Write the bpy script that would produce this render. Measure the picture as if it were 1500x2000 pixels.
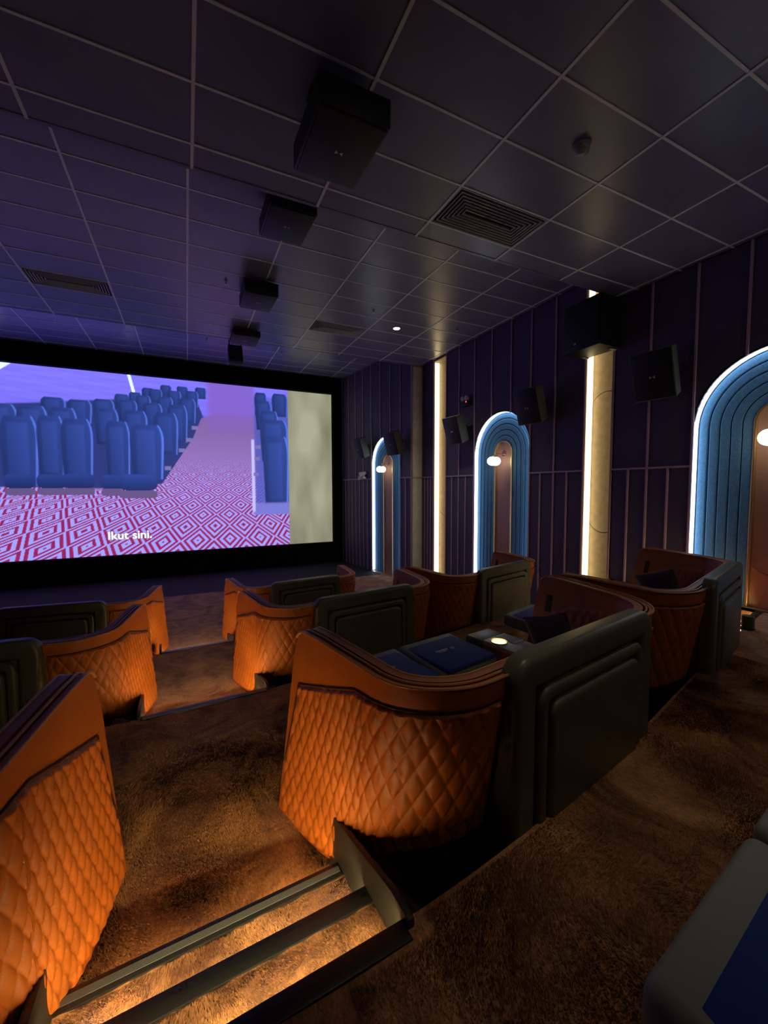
import bpy, bmesh, math, random
import numpy as np
from math import sin, cos, pi, radians, sqrt, atan2
from mathutils import Matrix, Vector

for o in list(bpy.data.objects): bpy.data.objects.remove(o)
scene = bpy.context.scene
COL = scene.collection
random.seed(7)

# ------------------------------------------------------------------ camera
def make_camera():
    yaw, pitch, roll = radians(25.72), radians(3.5235), radians(0.157)
    F = Vector((sin(yaw)*cos(pitch), cos(yaw)*cos(pitch), -sin(pitch)))
    r = Vector((cos(yaw), -sin(yaw), 0.0)); d = F.cross(r)
    r2 = r*cos(roll) + d*sin(roll); d2 = d*cos(roll) - r*sin(roll)
    m = Matrix.Identity(4)
    for i in range(3):
        m[i][0] = r2[i]; m[i][1] = -d2[i]; m[i][2] = -F[i]
    cd = bpy.data.cameras.new('camera'); co = bpy.data.objects.new('camera', cd)
    cd.sensor_fit = 'VERTICAL'; cd.sensor_height = 36.0
    cd.lens = 798.8/2000*36.0; cd.clip_start = 0.02; cd.clip_end = 100
    co.matrix_world = m; COL.objects.link(co); scene.camera = co
make_camera()

# ------------------------------------------------------------------ world, exposure
w = bpy.data.worlds.new('dark_room'); scene.world = w; w.use_nodes = True
w.node_tree.nodes['Background'].inputs[0].default_value = (0.0006, 0.0005, 0.0010, 1)
w.node_tree.nodes['Background'].inputs[1].default_value = 1.0
vs = scene.view_settings
vs.view_transform = 'Standard'; vs.look = 'None'; vs.gamma = 1.0; vs.use_curve_mapping = False
vs.exposure = 0.0
scene.display_settings.display_device = 'sRGB'
cy = scene.cycles   # light path length and sampling noise limit
cy.max_bounces = 4; cy.diffuse_bounces = 3; cy.glossy_bounces = 2; cy.transmission_bounces = 2; cy.transparent_max_bounces = 4
cy.use_adaptive_sampling = True; cy.adaptive_threshold = .04; cy.adaptive_min_samples = 12

SCREEN_GAIN = 2.0      # brightness of the projected picture
COLUMN_LED = 3.4        # warm strips in the wall recesses
ARCH_LED = 4.4          # cool strips round the arches
STAIR_LED = 62.0        # warm strips under the stair nosings
GLOBE = 5.5             # wall lamp globes
DOWNLIGHT = 24.0        # watts per ceiling downlight

# ------------------------------------------------------------------ geometry constants (metres, eye at the origin)
Z_PLAT, Z_A, Z_B, Z_C = -1.52, -1.965, -2.41, -2.855
CEIL_N, CEIL_M, CEIL_F = 2.963, 3.478, 4.05
Y_S1, Y_S2, Y_SCR = 4.37, 10.4, 15.0
X_R, X_L = 6.25, -9.75
EDGE = [(-10.2,3.25),(-5,2.05),(-3.6,1.7),(-2.4,1.4),(-1.5,1.22),(-.9,1.14),(-.5,1.11),(.1,1.14),(.66,1.18),(1.2,1.25),(2.1,1.42),(3.35,1.74),(4.9,2.1),(6.6,2.49)]
EX = np.array([p[0] for p in EDGE]); EY = np.array([p[1] for p in EDGE])
def edge_y(x):
    s = 0
    for k in (-.3,-.15,0,.15,.3): s += float(np.interp(x+k, EX, EY))
    return s/5

# ------------------------------------------------------------------ materials
MATS = {}
def mat(name, col=(.5,.5,.5), rough=.6, metal=0.0, emit=None, strength=0.0, spec=.5, bump=None, var=None, sheen=0.0, coat=0.0, wear=None):
    """col base colour; bump=(scale, strength, distance); var=(scale, amount) colour mottling"""
    if name in MATS: return MATS[name]
    m = bpy.data.materials.new(name); m.use_nodes = True; MATS[name] = m
    nt = m.node_tree; b = nt.nodes['Principled BSDF']
    b.inputs['Base Color'].default_value = (*col, 1); b.inputs['Roughness'].default_value = rough
    b.inputs['Metallic'].default_value = metal; b.inputs['Specular IOR Level'].default_value = spec
    if sheen: b.inputs['Sheen Weight'].default_value = sheen; b.inputs['Sheen Roughness'].default_value = .5
    if coat: b.inputs['Coat Weight'].default_value = coat; b.inputs['Coat Roughness'].default_value = .25
    if emit:
        b.inputs['Emission Color'].default_value = (*emit, 1); b.inputs['Emission Strength'].default_value = strength
    tc = nt.nodes.new('ShaderNodeTexCoord')
    if var:
        n = nt.nodes.new('ShaderNodeTexNoise'); n.inputs['Scale'].default_value = var[0]; n.inputs['Detail'].default_value = 4
        nt.links.new(tc.outputs['Object'], n.inputs['Vector'])
        r = nt.nodes.new('ShaderNodeValToRGB'); a = var[1]
        r.color_ramp.elements[0].position = .3; r.color_ramp.elements[1].position = .7
        r.color_ramp.elements[0].color = (*[c*(1-a) for c in col], 1); r.color_ramp.elements[1].color = (*[min(1, c*(1+a)) for c in col], 1)
        nt.links.new(n.outputs['Fac'], r.inputs['Fac']); nt.links.new(r.outputs['Color'], b.inputs['Base Color'])
    if bump:
        n = nt.nodes.new('ShaderNodeTexNoise'); n.inputs['Scale'].default_value = bump[0]; n.inputs['Detail'].default_value = 3
        nt.links.new(tc.outputs['Object'], n.inputs['Vector'])
        bp = nt.nodes.new('ShaderNodeBump'); bp.inputs['Strength'].default_value = bump[1]; bp.inputs['Distance'].default_value = bump[2]
        nt.links.new(n.outputs['Fac'], bp.inputs['Height']); nt.links.new(bp.outputs['Normal'], b.inputs['Normal'])
    return m

def carpet_mat():
    """deep plush pile: patches brushed one way or the other, fine tufts as relief"""
    m = bpy.data.materials.new('plush_carpet'); m.use_nodes = True
    nt = m.node_tree; b = nt.nodes['Principled BSDF']; L = nt.links.new
    b.inputs['Roughness'].default_value = .85; b.inputs['Specular IOR Level'].default_value = .15
    b.inputs['Sheen Weight'].default_value = .45; b.inputs['Sheen Roughness'].default_value = .35
    b.inputs['Sheen Tint'].default_value = (1.0,.60,.66,1)
    tc = nt.nodes.new('ShaderNodeTexCoord')
    big = nt.nodes.new('ShaderNodeTexNoise'); big.inputs['Scale'].default_value = 1.7; big.inputs['Detail'].default_value = 6; big.inputs['Roughness'].default_value = .66; big.inputs['Distortion'].default_value = 1.2
    L(tc.outputs['Object'], big.inputs['Vector'])
    mp = nt.nodes.new('ShaderNodeMapping'); mp.inputs['Scale'].default_value = (1.0, .38, 1.0); mp.inputs['Rotation'].default_value = (0,0,.5)
    L(tc.outputs['Object'], mp.inputs['Vector'])
    fine = nt.nodes.new('ShaderNodeTexNoise'); fine.inputs['Scale'].default_value = 130; fine.inputs['Detail'].default_value = 2; fine.inputs['Distortion'].default_value = .6
    L(mp.outputs['Vector'], fine.inputs['Vector'])
    mid = nt.nodes.new('ShaderNodeTexNoise'); mid.inputs['Scale'].default_value = 13; mid.inputs['Detail'].default_value = 5; mid.inputs['Distortion'].default_value = 1.0
    L(tc.outputs['Object'], mid.inputs['Vector'])
    r = nt.nodes.new('ShaderNodeValToRGB')
    e = r.color_ramp.elements; e[0].position = .36; e[0].color = (.110,.042,.020,1); e[1].position = .66; e[1].color = (.52,.25,.105,1)
    L(big.outputs['Fac'], r.inputs['Fac'])
    mx = nt.nodes.new('ShaderNodeMix'); mx.data_type = 'RGBA'; mx.blend_type = 'OVERLAY'; mx.inputs[0].default_value = .32
    L(r.outputs['Color'], mx.inputs[6])
    r2 = nt.nodes.new('ShaderNodeValToRGB'); r2.color_ramp.elements[0].position = .3; r2.color_ramp.elements[1].position = .7
    L(fine.outputs['Fac'], r2.inputs['Fac']); L(r2.outputs['Color'], mx.inputs[7])
    L(mx.outputs[2], b.inputs['Base Color'])
    add = nt.nodes.new('ShaderNodeMath'); add.operation = 'MULTIPLY_ADD'; add.inputs[1].default_value = .10
    L(fine.outputs['Fac'], add.inputs[0])
    a2 = nt.nodes.new('ShaderNodeMath'); a2.operation = 'ADD'
    L(mid.outputs['Fac'], a2.inputs[0]); L(big.outputs['Fac'], a2.inputs[1]); L(a2.outputs[0], add.inputs[2])
    bp = nt.nodes.new('ShaderNodeBump'); bp.inputs['Strength'].default_value = .5; bp.inputs['Distance'].default_value = .025
    L(add.outputs[0], bp.inputs['Height']); L(bp.outputs['Normal'], b.inputs['Normal'])
    MATS['carpet'] = m; return m
carpet_mat()
mat('seam', (.030,.010,.005), .7)
mat('leather', (.44,.108,.012), .48, spec=.4, bump=(420,.12,.002), var=(5,.10))
mat('leather_inner', (.36,.11,.045), .5, spec=.4, bump=(420,.12,.002), var=(5,.10))
mat('piping', (.50,.19,.06), .42, spec=.45)
mat('olive', (.115,.105,.070), .36, spec=.5, bump=(380,.15,.002), var=(6,.10))
mat('grey_leather', (.20,.21,.185), .55, spec=.4, bump=(380,.12,.002))
mat('black', (.006,.006,.007), .6)
mat('plinth', (.012,.011,.011), .7)
mat('navy', (.012,.040,.24), .9, spec=.1, bump=(260,.3,.002), sheen=.25)
mat('cushion', (.035,.034,.045), .85, spec=.15, bump=(300,.25,.002), sheen=.2)
mat('white_print', (.75,.76,.78), .7); mat('green_print', (.10,.52,.28), .7)
mat('tile', (.20,.19,.35), .32, spec=.5, bump=(160,.10,.002), var=(2.2,.08))
mat('tbar', (.85,.83,.92), .38, spec=.6)
mat('slab', (.03,.03,.035), .8)
mat('wall_panel', (.095,.080,.155), .62, spec=.35, bump=(300,.08,.001), var=(1.2,.10))
mat('batten', (.55,.38,.50), .45, spec=.5)
mat('wall_back', (.014,.012,.017), .8)
mat('black_matt', (.0045,.0045,.006), .9, spec=.1)
mat('stage_floor', (.030,.029,.040), .8, spec=.2, bump=(40,.3,.004))
mat('felt', (.095,.24,.46), .9, spec=.1, bump=(55,.55,.004), var=(40,.16))
mat('gold', (.62,.44,.22), .32, metal=.85)
mat('inner_panel', (.42,.25,.21), .36, spec=.45, var=(1.5,.08))
mat('beige', (.46,.37,.27), .8, spec=.2, bump=(140,.3,.002), var=(9,.12))
mat('sage', (.78,.80,.66), .75, spec=.25, bump=(140,.2,.002), var=(9,.08))
mat('brass', (.70,.46,.28), .25, metal=1.0)
mat('speaker', (.012,.012,.014), .5, spec=.4, bump=(600,.2,.001))
mat('speaker_side', (.13,.135,.11), .5, spec=.4)
mat('logo', (.62,.62,.62), .5)
mat('nosing', (.012,.012,.013), .4, spec=.5)
mat('nosing_strip', (.085,.088,.09), .4, spec=.5); mat('nosing_metal', (.20,.205,.22), .32, spec=.6)
mat('stringer', (.020,.018,.015), .5, spec=.4)
mat('vent', (.42,.42,.44), .4, spec=.6); mat('vent_back', (.008,.008,.009), .8)
mat('white_plastic', (.72,.72,.72), .4); mat('grey_plastic', (.34,.34,.36), .35); mat('red_led', (.5,.02,.01), .4, emit=(1,.05,.03), strength=3)
mat('post_green', (.06,.075,.055), .55)
mat('card', (.60,.66,.70), .35); mat('card_dark', (.10,.14,.18), .4)
mat('wood_base', (.16,.075,.03), .5)
def emat(name, col, s):
    m = mat(name, (.8,.8,.8), .5, emit=col, strength=s); return m
emat('led_warm', (1,.80,.40), COLUMN_LED); emat('led_cool', (.80,.93,1), ARCH_LED); emat('led_stair', (1,.68,.27), STAIR_LED)
emat('led_tread', (1,.78,.36), STAIR_LED*2.6); emat('globe', (1,.86,.58), GLOBE); emat('downlight_glow', (1,.93,.78), 6.0); emat('tray_glow', (1,.82,.38), 2.2); emat('pod_led', (1,.60,.15), 2.5)

# ------------------------------------------------------------------ mesh helpers
class MB:
    def __init__(s): s.v = []; s.f = []
    def add(s, vs_, fs): n = len(s.v); s.v += [tuple(p) for p in vs_]; s.f += [tuple(i+n for i in f) for f in fs]; return s
    def box(s, x0,x1,y0,y1,z0,z1):
        return s.add([(x0,y0,z0),(x1,y0,z0),(x1,y1,z0),(x0,y1,z0),(x0,y0,z1),(x1,y0,z1),(x1,y1,z1),(x0,y1,z1)],
                     [(0,3,2,1),(4,5,6,7),(0,1,5,4),(1,2,6,5),(2,3,7,6),(3,0,4,7)])
    def prism(s, poly, y0, y1):
        """polygon in (a,z) extruded along the second axis"""
        n = len(poly); vs_ = [(a,y0,z) for a,z in poly]+[(a,y1,z) for a,z in poly]
        return s.add(vs_, [tuple(range(n)), tuple(range(2*n-1,n-1,-1))]+[(i,i+n,(i+1)%n+n,(i+1)%n) for i in range(n)])
    def grid(s, P, nu, nv, closed_u=False):
        vs_ = [P(i,j) for i in range(nu) for j in range(nv)]
        fs = []
        for i in range(nu if closed_u else nu-1):
            for j in range(nv-1):
                a = i*nv+j; b_ = ((i+1)%nu)*nv+j; fs.append((a,b_,b_+1,a+1))
        return s.add(vs_, fs)
    def tube(s, pts, r, n=10, cap=True):
        pts = [Vector(p) for p in pts]; rings = []
        for i,p in enumerate(pts):
            t = (pts[min(i+1,len(pts)-1)]-pts[max(i-1,0)]).normalized()
            a = t.cross(Vector((0,0,1))); 
            if a.length < 1e-3: a = t.cross(Vector((0,1,0)))
            a.normalize(); b_ = t.cross(a); rr = r[i] if isinstance(r,(list,tuple)) else r
            rings.append([p+a*cos(2*pi*k/n)*rr+b_*sin(2*pi*k/n)*rr for k in range(n)])
        vs_ = [q for rg in rings for q in rg]; fs = []
        for i in range(len(pts)-1):
            for k in range(n): fs.append((i*n+k,i*n+(k+1)%n,(i+1)*n+(k+1)%n,(i+1)*n+k))
        if cap: fs += [tuple(range(n-1,-1,-1)), tuple((len(pts)-1)*n+k for k in range(n))]
        return s.add(vs_, fs)
    def mesh(s, name, m, smooth=False, bevel=0, seg=2, fix=True):
        me = bpy.data.meshes.new(name); me.from_pydata(s.v, [], s.f)
        if fix or bevel:
            bm = bmesh.new(); bm.from_mesh(me)
            if fix: bmesh.ops.recalc_face_normals(bm, faces=bm.faces)
            if bevel:
                ed = [e for e in bm.edges if len(e.link_faces)==2 and e.calc_face_angle(0) > .6]
                bmesh.ops.bevel(bm, geom=ed, offset=bevel, segments=seg, profile=.5, affect='EDGES', clamp_overlap=True)
            bm.to_mesh(me); bm.free()
        if smooth: me.shade_smooth()
        me.materials.append(MATS[m] if isinstance(m,str) else m)
        return me
    def obj(s, name, m, parent=None, smooth=False, bevel=0, seg=2, fix=True, angle=None):
        me = s.mesh(name, m, smooth or bool(bevel), bevel, seg, fix)
        if (smooth or bevel): me.set_sharp_from_angle(angle=radians(angle or 38))
        o = bpy.data.objects.new(name, me); COL.objects.link(o)
        if parent: o.parent = parent
        return o
    def tf(s, M): s.v = [tuple(M @ Vector(p)) for p in s.v]; return s

def inst(name, me, parent, loc=(0,0,0), rot=(0,0,0), scale=(1,1,1)):
    o = bpy.data.objects.new(name, me); COL.objects.link(o); o.parent = parent
    o.location = loc; o.rotation_euler = rot; o.scale = scale; return o
def tag(o, label, cat, group=None, kind=None):
    o['label'] = label; o['category'] = cat
    if group: o['group'] = group
    if kind: o['kind'] = kind
    return o
def thing(name, label, cat, loc=(0,0,0), rz=0, group=None, kind=None):
    o = bpy.data.objects.new(name, None); COL.objects.link(o); o.empty_display_size = .1
    o.location = loc; o.rotation_euler = (0,0,rz); return tag(o, label, cat, group, kind)
def copy_tree(o, parent=None):
    c = o.copy(); COL.objects.link(c)
    if parent: c.parent = parent; c.matrix_parent_inverse = o.matrix_parent_inverse.copy()
    for ch in list(o.children): copy_tree(ch, c)
    return c
def circle_pts(cx, cz, r, a0, a1, n): return [(cx+r*cos(a0+(a1-a0)*i/n), cz+r*sin(a0+(a1-a0)*i/n)) for i in range(n+1)]
def rrect(x0,x1,z0,z1,rt,rb=0.0,n=8):
    p = []
    if rb: p += circle_pts(x0+rb,z0+rb,rb,pi,1.5*pi,n)+circle_pts(x1-rb,z0+rb,rb,1.5*pi,2*pi,n)
    else: p += [(x0,z0),(x1,z0)]
    p += circle_pts(x1-rt,z1-rt,rt,0,pi/2,n)+circle_pts(x0+rt,z1-rt,rt,pi/2,pi,n)
    return p

# ================================================================== SETTING
# ---- floors (tiers)
def hump(x, y): return .006*sin(3.1*x+1.3*y)*sin(2.3*y-.7*x)+.004*sin(9*x-4*y)+.003*sin(13*y+6*x)
def tier(label, z, fy0, fy1, x0=X_L, x1=X_R, nx=150, ny=40, m='carpet', rise=.45):
    xs = np.linspace(x0,x1,nx)
    mb = MB()
    def P(i,j):
        x = xs[i]; a = fy0(x); b_ = fy1(x); y = a+(b_-a)*j/(ny-1)
        return (x,y,z+(hump(x,y) if m=='carpet' and 0<j<ny-1 else 0))
    mb.grid(P,nx,ny)
    o = mb.obj('floor', m, smooth=True, fix=False, angle=60)
    # face the carpet up
    if o.data.polygons[0].normal.z < 0: o.data.flip_normals()
    tag(o,label,'floor',kind='structure')
    r = MB(); r.grid(lambda i,j:(xs[i],fy1(xs[i]),z-rise*j-.002*(1-j)),nx,2); r.obj('riser','plinth',o)
    return o
tier('brown plush carpet of the top tier in the lower right of the picture', Z_PLAT, lambda x:-2.6, edge_y, nx=170, ny=60)
tier('brown plush carpet of the tier under the nearest orange pods', Z_A, lambda x:edge_y(x)-.03, lambda x:edge_y(x)+2.8)
tier('purple-lit plush carpet of the tier under the second row of pods', Z_B, lambda x:edge_y(x)+2.77, lambda x:edge_y(x)+5.5)
tier('pink-lit plush carpet of the lowest tier in front of the screen', Z_C, lambda x:edge_y(x)+5.47, lambda x:11.95, rise=.02)
so = MB().box(X_L,X_R,11.95,Y_SCR+.1,Z_C-.1,Z_C-.004).obj('floor','stage_floor'); tag(so,'dark blue-black bare floor strip below the cinema screen','floor',kind='structure')

# ---- ceilings
def ceiling(label, z, y0, y1, xoff, yoff, holes, x_hi):
    base = MB().box(X_L,X_R+.3,y0,y1,z+.03,z+.09).obj('ceiling','slab'); tag(base,label,'ceiling',kind='structure')
    me = {}
    bars_x = [xoff+1.2*k for k in range(-12,8) if X_L < xoff+1.2*k < x_hi]
    bars_y = [yoff+.6*k for k in range(-10,12) if y0+.02 < yoff+.6*k < y1-.02]
    xs = [X_L]+bars_x+[x_hi]; ys = [y0]+bars_y+[y1]
    for i in range(len(xs)-1):
        for j in range(len(ys)-1):
            cx,cy = (xs[i]+xs[i+1])/2,(ys[j]+ys[j+1])/2
            if any(h[0]<cx<h[1] and h[2]<cy<h[3] for h in holes): continue
            wx,wy = round(xs[i+1]-xs[i]-.012,3), round(ys[j+1]-ys[j]-.012,3)
            if wx<.03 or wy<.03: continue
            if (wx,wy) not in me: me[(wx,wy)] = MB().box(-wx/2,wx/2,-wy/2,wy/2,0,.02).mesh('ceiling_tile','tile')
            inst('ceiling_tile',me[(wx,wy)],base,(cx,cy,z+random.uniform(0,.003)),(random.uniform(-.002,.002),random.uniform(-.0015,.0015),0))
    bw = .013
    ml = MB().box(-bw,bw,y0,y1,-.006,.012).mesh('grid_bar','tbar')
    for x in bars_x: inst('grid_bar',ml,base,(x,0,z))
    ms = MB().box(X_L,x_hi,-bw*.8,bw*.8,-.004,.012).mesh('grid_bar','tbar')
    for y in bars_y: inst('grid_bar',ms,base,(0,y,z))
    return base
VN = (2.53,3.735,3.475,4.067); VM1 = (-2.288,-1.088,8.485,9.085); VM2 = (2.512,3.712,8.485,9.085)
ceiling('dark tiled ceiling of the lower section overhead at the top right',CEIL_N,-2.6,Y_S1,2.53,2.272,[VN],X_R-.01)
ceiling('purple-lit tiled ceiling of the middle section with two square vents',CEIL_M,Y_S1,Y_S2+.05,.112,5.485,[VM1,VM2],X_R-.01)
ceiling('purple-lit tiled ceiling of the highest section nearest the screen',CEIL_F,Y_S2+.05,Y_SCR,.14,10.95,[],5.9)
for z0,z1,y,lab in ((CEIL_N,CEIL_M+.09,Y_S1,'dark bulkhead at the step between the near and middle ceilings'),(CEIL_M,CEIL_F+.09,Y_S2+.05,'dark bulkhead at the step between the middle and far ceilings')):
    o = MB().box(X_L,X_R,y-.02,y+.02,z0-.004,z1).obj('trim_1' if y<5 else 'trim_2','tile'); tag(o,lab,'trim',kind='structure')

# ---- wall frames: u along the wall, d into the wall
class Frame:
    def __init__(s, ox, oy, ang, mirror=False):
        s.o = (ox,oy); U = (-sin(ang),cos(ang)); D = (cos(ang),sin(ang))
        if mirror: D = (-cos(ang),-sin(ang))
        s.M = Matrix(((U[0],D[0],0,ox),(U[1],D[1],0,oy),(0,0,1,0),(0,0,0,1)))
FR = Frame(X_R,0,0)
ANG3 = math.atan(.12)
F3 = Frame(5.91,Y_S2,ANG3); LEN3 = (Y_SCR-Y_S2)/cos(ANG3)
FL = Frame(X_L,0,0,True)

def wpart(mb, F, name, m, parent=None, **k):
    return mb.tf(F.M).obj(name,m,parent,**k)
def arch_z(u, a): # height of the arch outline at u
    uc,r,zt = a; t = r*r-(u-uc)**2
    return zt-r+sqrt(max(t,0))
def wall_run(wall, F, ups, lows, zf, ztop, arch=None, rail_z=.27):
    """panels between the listed batten positions, upper and lower field, battens and rail"""
    def inside(u): return arch and abs(u-arch[0]) < arch[1]-.001
    for a,b_ in zip(ups[:-1],ups[1:]):
        lo = [(a+.006,rail_z),(b_-.006,rail_z)]
        if arch and b_ > arch[0]-arch[1]+.01 and a < arch[0]+arch[1]-.01:
            n = 14; lo = []
            for i in range(n+1):
                u = a+.006+(b_-a-.012)*i/n
                lo.append((u, max(rail_z, arch_z(u,arch) if abs(u-arch[0])<arch[1] else rail_z)))
        poly = lo+[(b_-.006,ztop),(a+.006,ztop)]
        wpart(MB().prism(poly,0,.05),F,'panel','wall_panel',wall)
    for a,b_ in zip(lows[:-1],lows[1:]):
        if inside((a+b_)/2): continue
        wpart(MB().prism([(a+.006,zf),(b_-.006,zf),(b_-.006,rail_z-.005),(a+.006,rail_z-.005)],0,.05),F,'panel','wall_panel',wall)
    for u in ups:
        z0 = rail_z
        if inside(u): z0 = arch_z(u,arch)
        wpart(MB().box(u-.013,u+.013,-.022,.0,z0,ztop),F,'batten','batten',wall)
    for u in lows:
        if inside(u): continue
        wpart(MB().box(u-.013,u+.013,-.022,.0,zf,rail_z),F,'batten','batten',wall)
    a,b_ = ups[0],ups[-1]
    segs = [(a,b_)] if not arch else [(a,arch[0]-arch[1]),(arch[0]+arch[1],b_)]
    for p,q in segs:
        if q-p > .05: wpart(MB().box(p,q,-.03,0,rail_z-.014,rail_z+.014),F,'rail','batten',wall)

A1ARCH = (1.42,.85,1.60); A2ARCH = (7.08,.89,1.63); A3ARCH = (2.35,.90,1.665)
wr = wpart(MB().box(-2.6,Y_S2,.215,.30,-3.2,CEIL_M+.1),FR,'wall_right','wall_back'); tag(wr,'dark purple batten-panelled right side wall with lit recesses','wall',kind='structure')
rng = lambda a,b_,s: [a+s*i for i in range(int(round((b_-a)/s))+1)]
# near run: behind camera .. 4.43
wall_run(wr,FR,[-2.6,-2.05,-1.45,-.86,-.27,.32,.91,1.45,2.09,2.68,3.25,3.85,4.43],[-2.6]+rng(-2.35,1.45,.38)+[3.25,3.55,3.85,4.14,4.43],Z_PLAT,CEIL_N,A3ARCH)
# between the two light recesses
wall_run(wr,FR,[4.95,5.59,6.19,6.75,7.36,7.97,8.58,9.145],[4.95,5.29,5.59,5.91,6.19,7.97,8.29,8.58,8.87,9.145],Z_C,CEIL_M,A2ARCH)
wall_run(wr,FR,[9.76,10.38],[9.76,9.9,10.05,10.22,10.38],Z_C,CEIL_M)
w3 = wpart(MB().box(0,LEN3+.3,.17,.25,-3.2,CEIL_F+.1),F3,'wall_right','wall_back'); w3.name='wall_right_front'; tag(w3,'dark purple batten-panelled side wall next to the screen','wall',kind='structure')
wall_run(w3,F3,[0.02,.57,1.12,1.70,2.27,2.82,3.35,3.88,4.42],[.02,.30,.57]+[2.27+.27*i for i in range(9)],Z_C,CEIL_F,A1ARCH)
# return face where the wall steps in, with its corner trim
ret = MB().box(5.93,X_R,Y_S2-.02,Y_S2+.02,Z_C,CEIL_M-.03).obj('return_panel','sage',w3)
MB().box(5.895,5.93,Y_S2-.03,Y_S2+.02,Z_C,CEIL_M).obj('corner_trim','beige',w3)
MB().box(5.93,X_R,Y_S2-.04,Y_S2-.02,CEIL_M-.05,CEIL_M).obj('head_trim','beige',w3)
MB().box(5.90,X_R,Y_S2-.045,Y_S2-.02,.256,.284).obj('rail','beige',w3)
# left, rear and screen walls
wl = MB().box(X_L-.3,X_L-.215,-2.6,Y_SCR,-3.2,CEIL_F+.1).obj('wall_left','wall_back'); tag(wl,'dark batten-panelled left side wall out of the frame','wall',kind='structure')
wall_run(wl,FL,[-2.6+.6*i for i in range(12)]+[4.43],[-2.6+.6*i for i in range(12)]+[4.43],Z_C,CEIL_M)
wall_run(wl,FL,[4.95+.6*i for i in range(7)]+[9.145],[4.95+.6*i for i in range(7)]+[9.145],Z_C,CEIL_M)
wall_run(wl,FL,[9.76+.6*i for i in range(9)],[9.76+.6*i for i in range(9)],Z_C,CEIL_F)
wb = MB().box(X_L-.3,X_R+.3,-2.7,-2.6,-3.2,CEIL_M).obj('wall_rear','wall_panel'); tag(wb,'dark plain rear wall behind the camera','wall',kind='structure')
ws = MB().box(X_L-.3,X_R+.3,Y_SCR,Y_SCR+.1,-3.2,CEIL_F+.1).obj('wall_screen','black_matt'); tag(ws,'black wall and masking around the cinema screen','wall',kind='structure')
# black masking border, standing proud of the picture
SX0,SX1,SZ0,SZ1 = -8.6,5.00,-2.09,3.46
mk = thing('screen_masking','black cloth masking frame around the cinema screen','masking',(0,Y_SCR,0))
for nm,b_ in (('top_mask',(X_L,5.36,-.22,-.02,SZ1+.01,CEIL_F)),('bottom_mask',(X_L,5.36,-.22,-.02,Z_C,SZ0-.01)),('side_mask',(SX1+.01,5.36,-.22,-.02,SZ0-.01,SZ1+.01)),('side_mask',(X_L,SX0-.01,-.22,-.02,SZ0-.01,SZ1+.01))):
    MB().box(*b_).obj(nm,'black_matt',mk)

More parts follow.
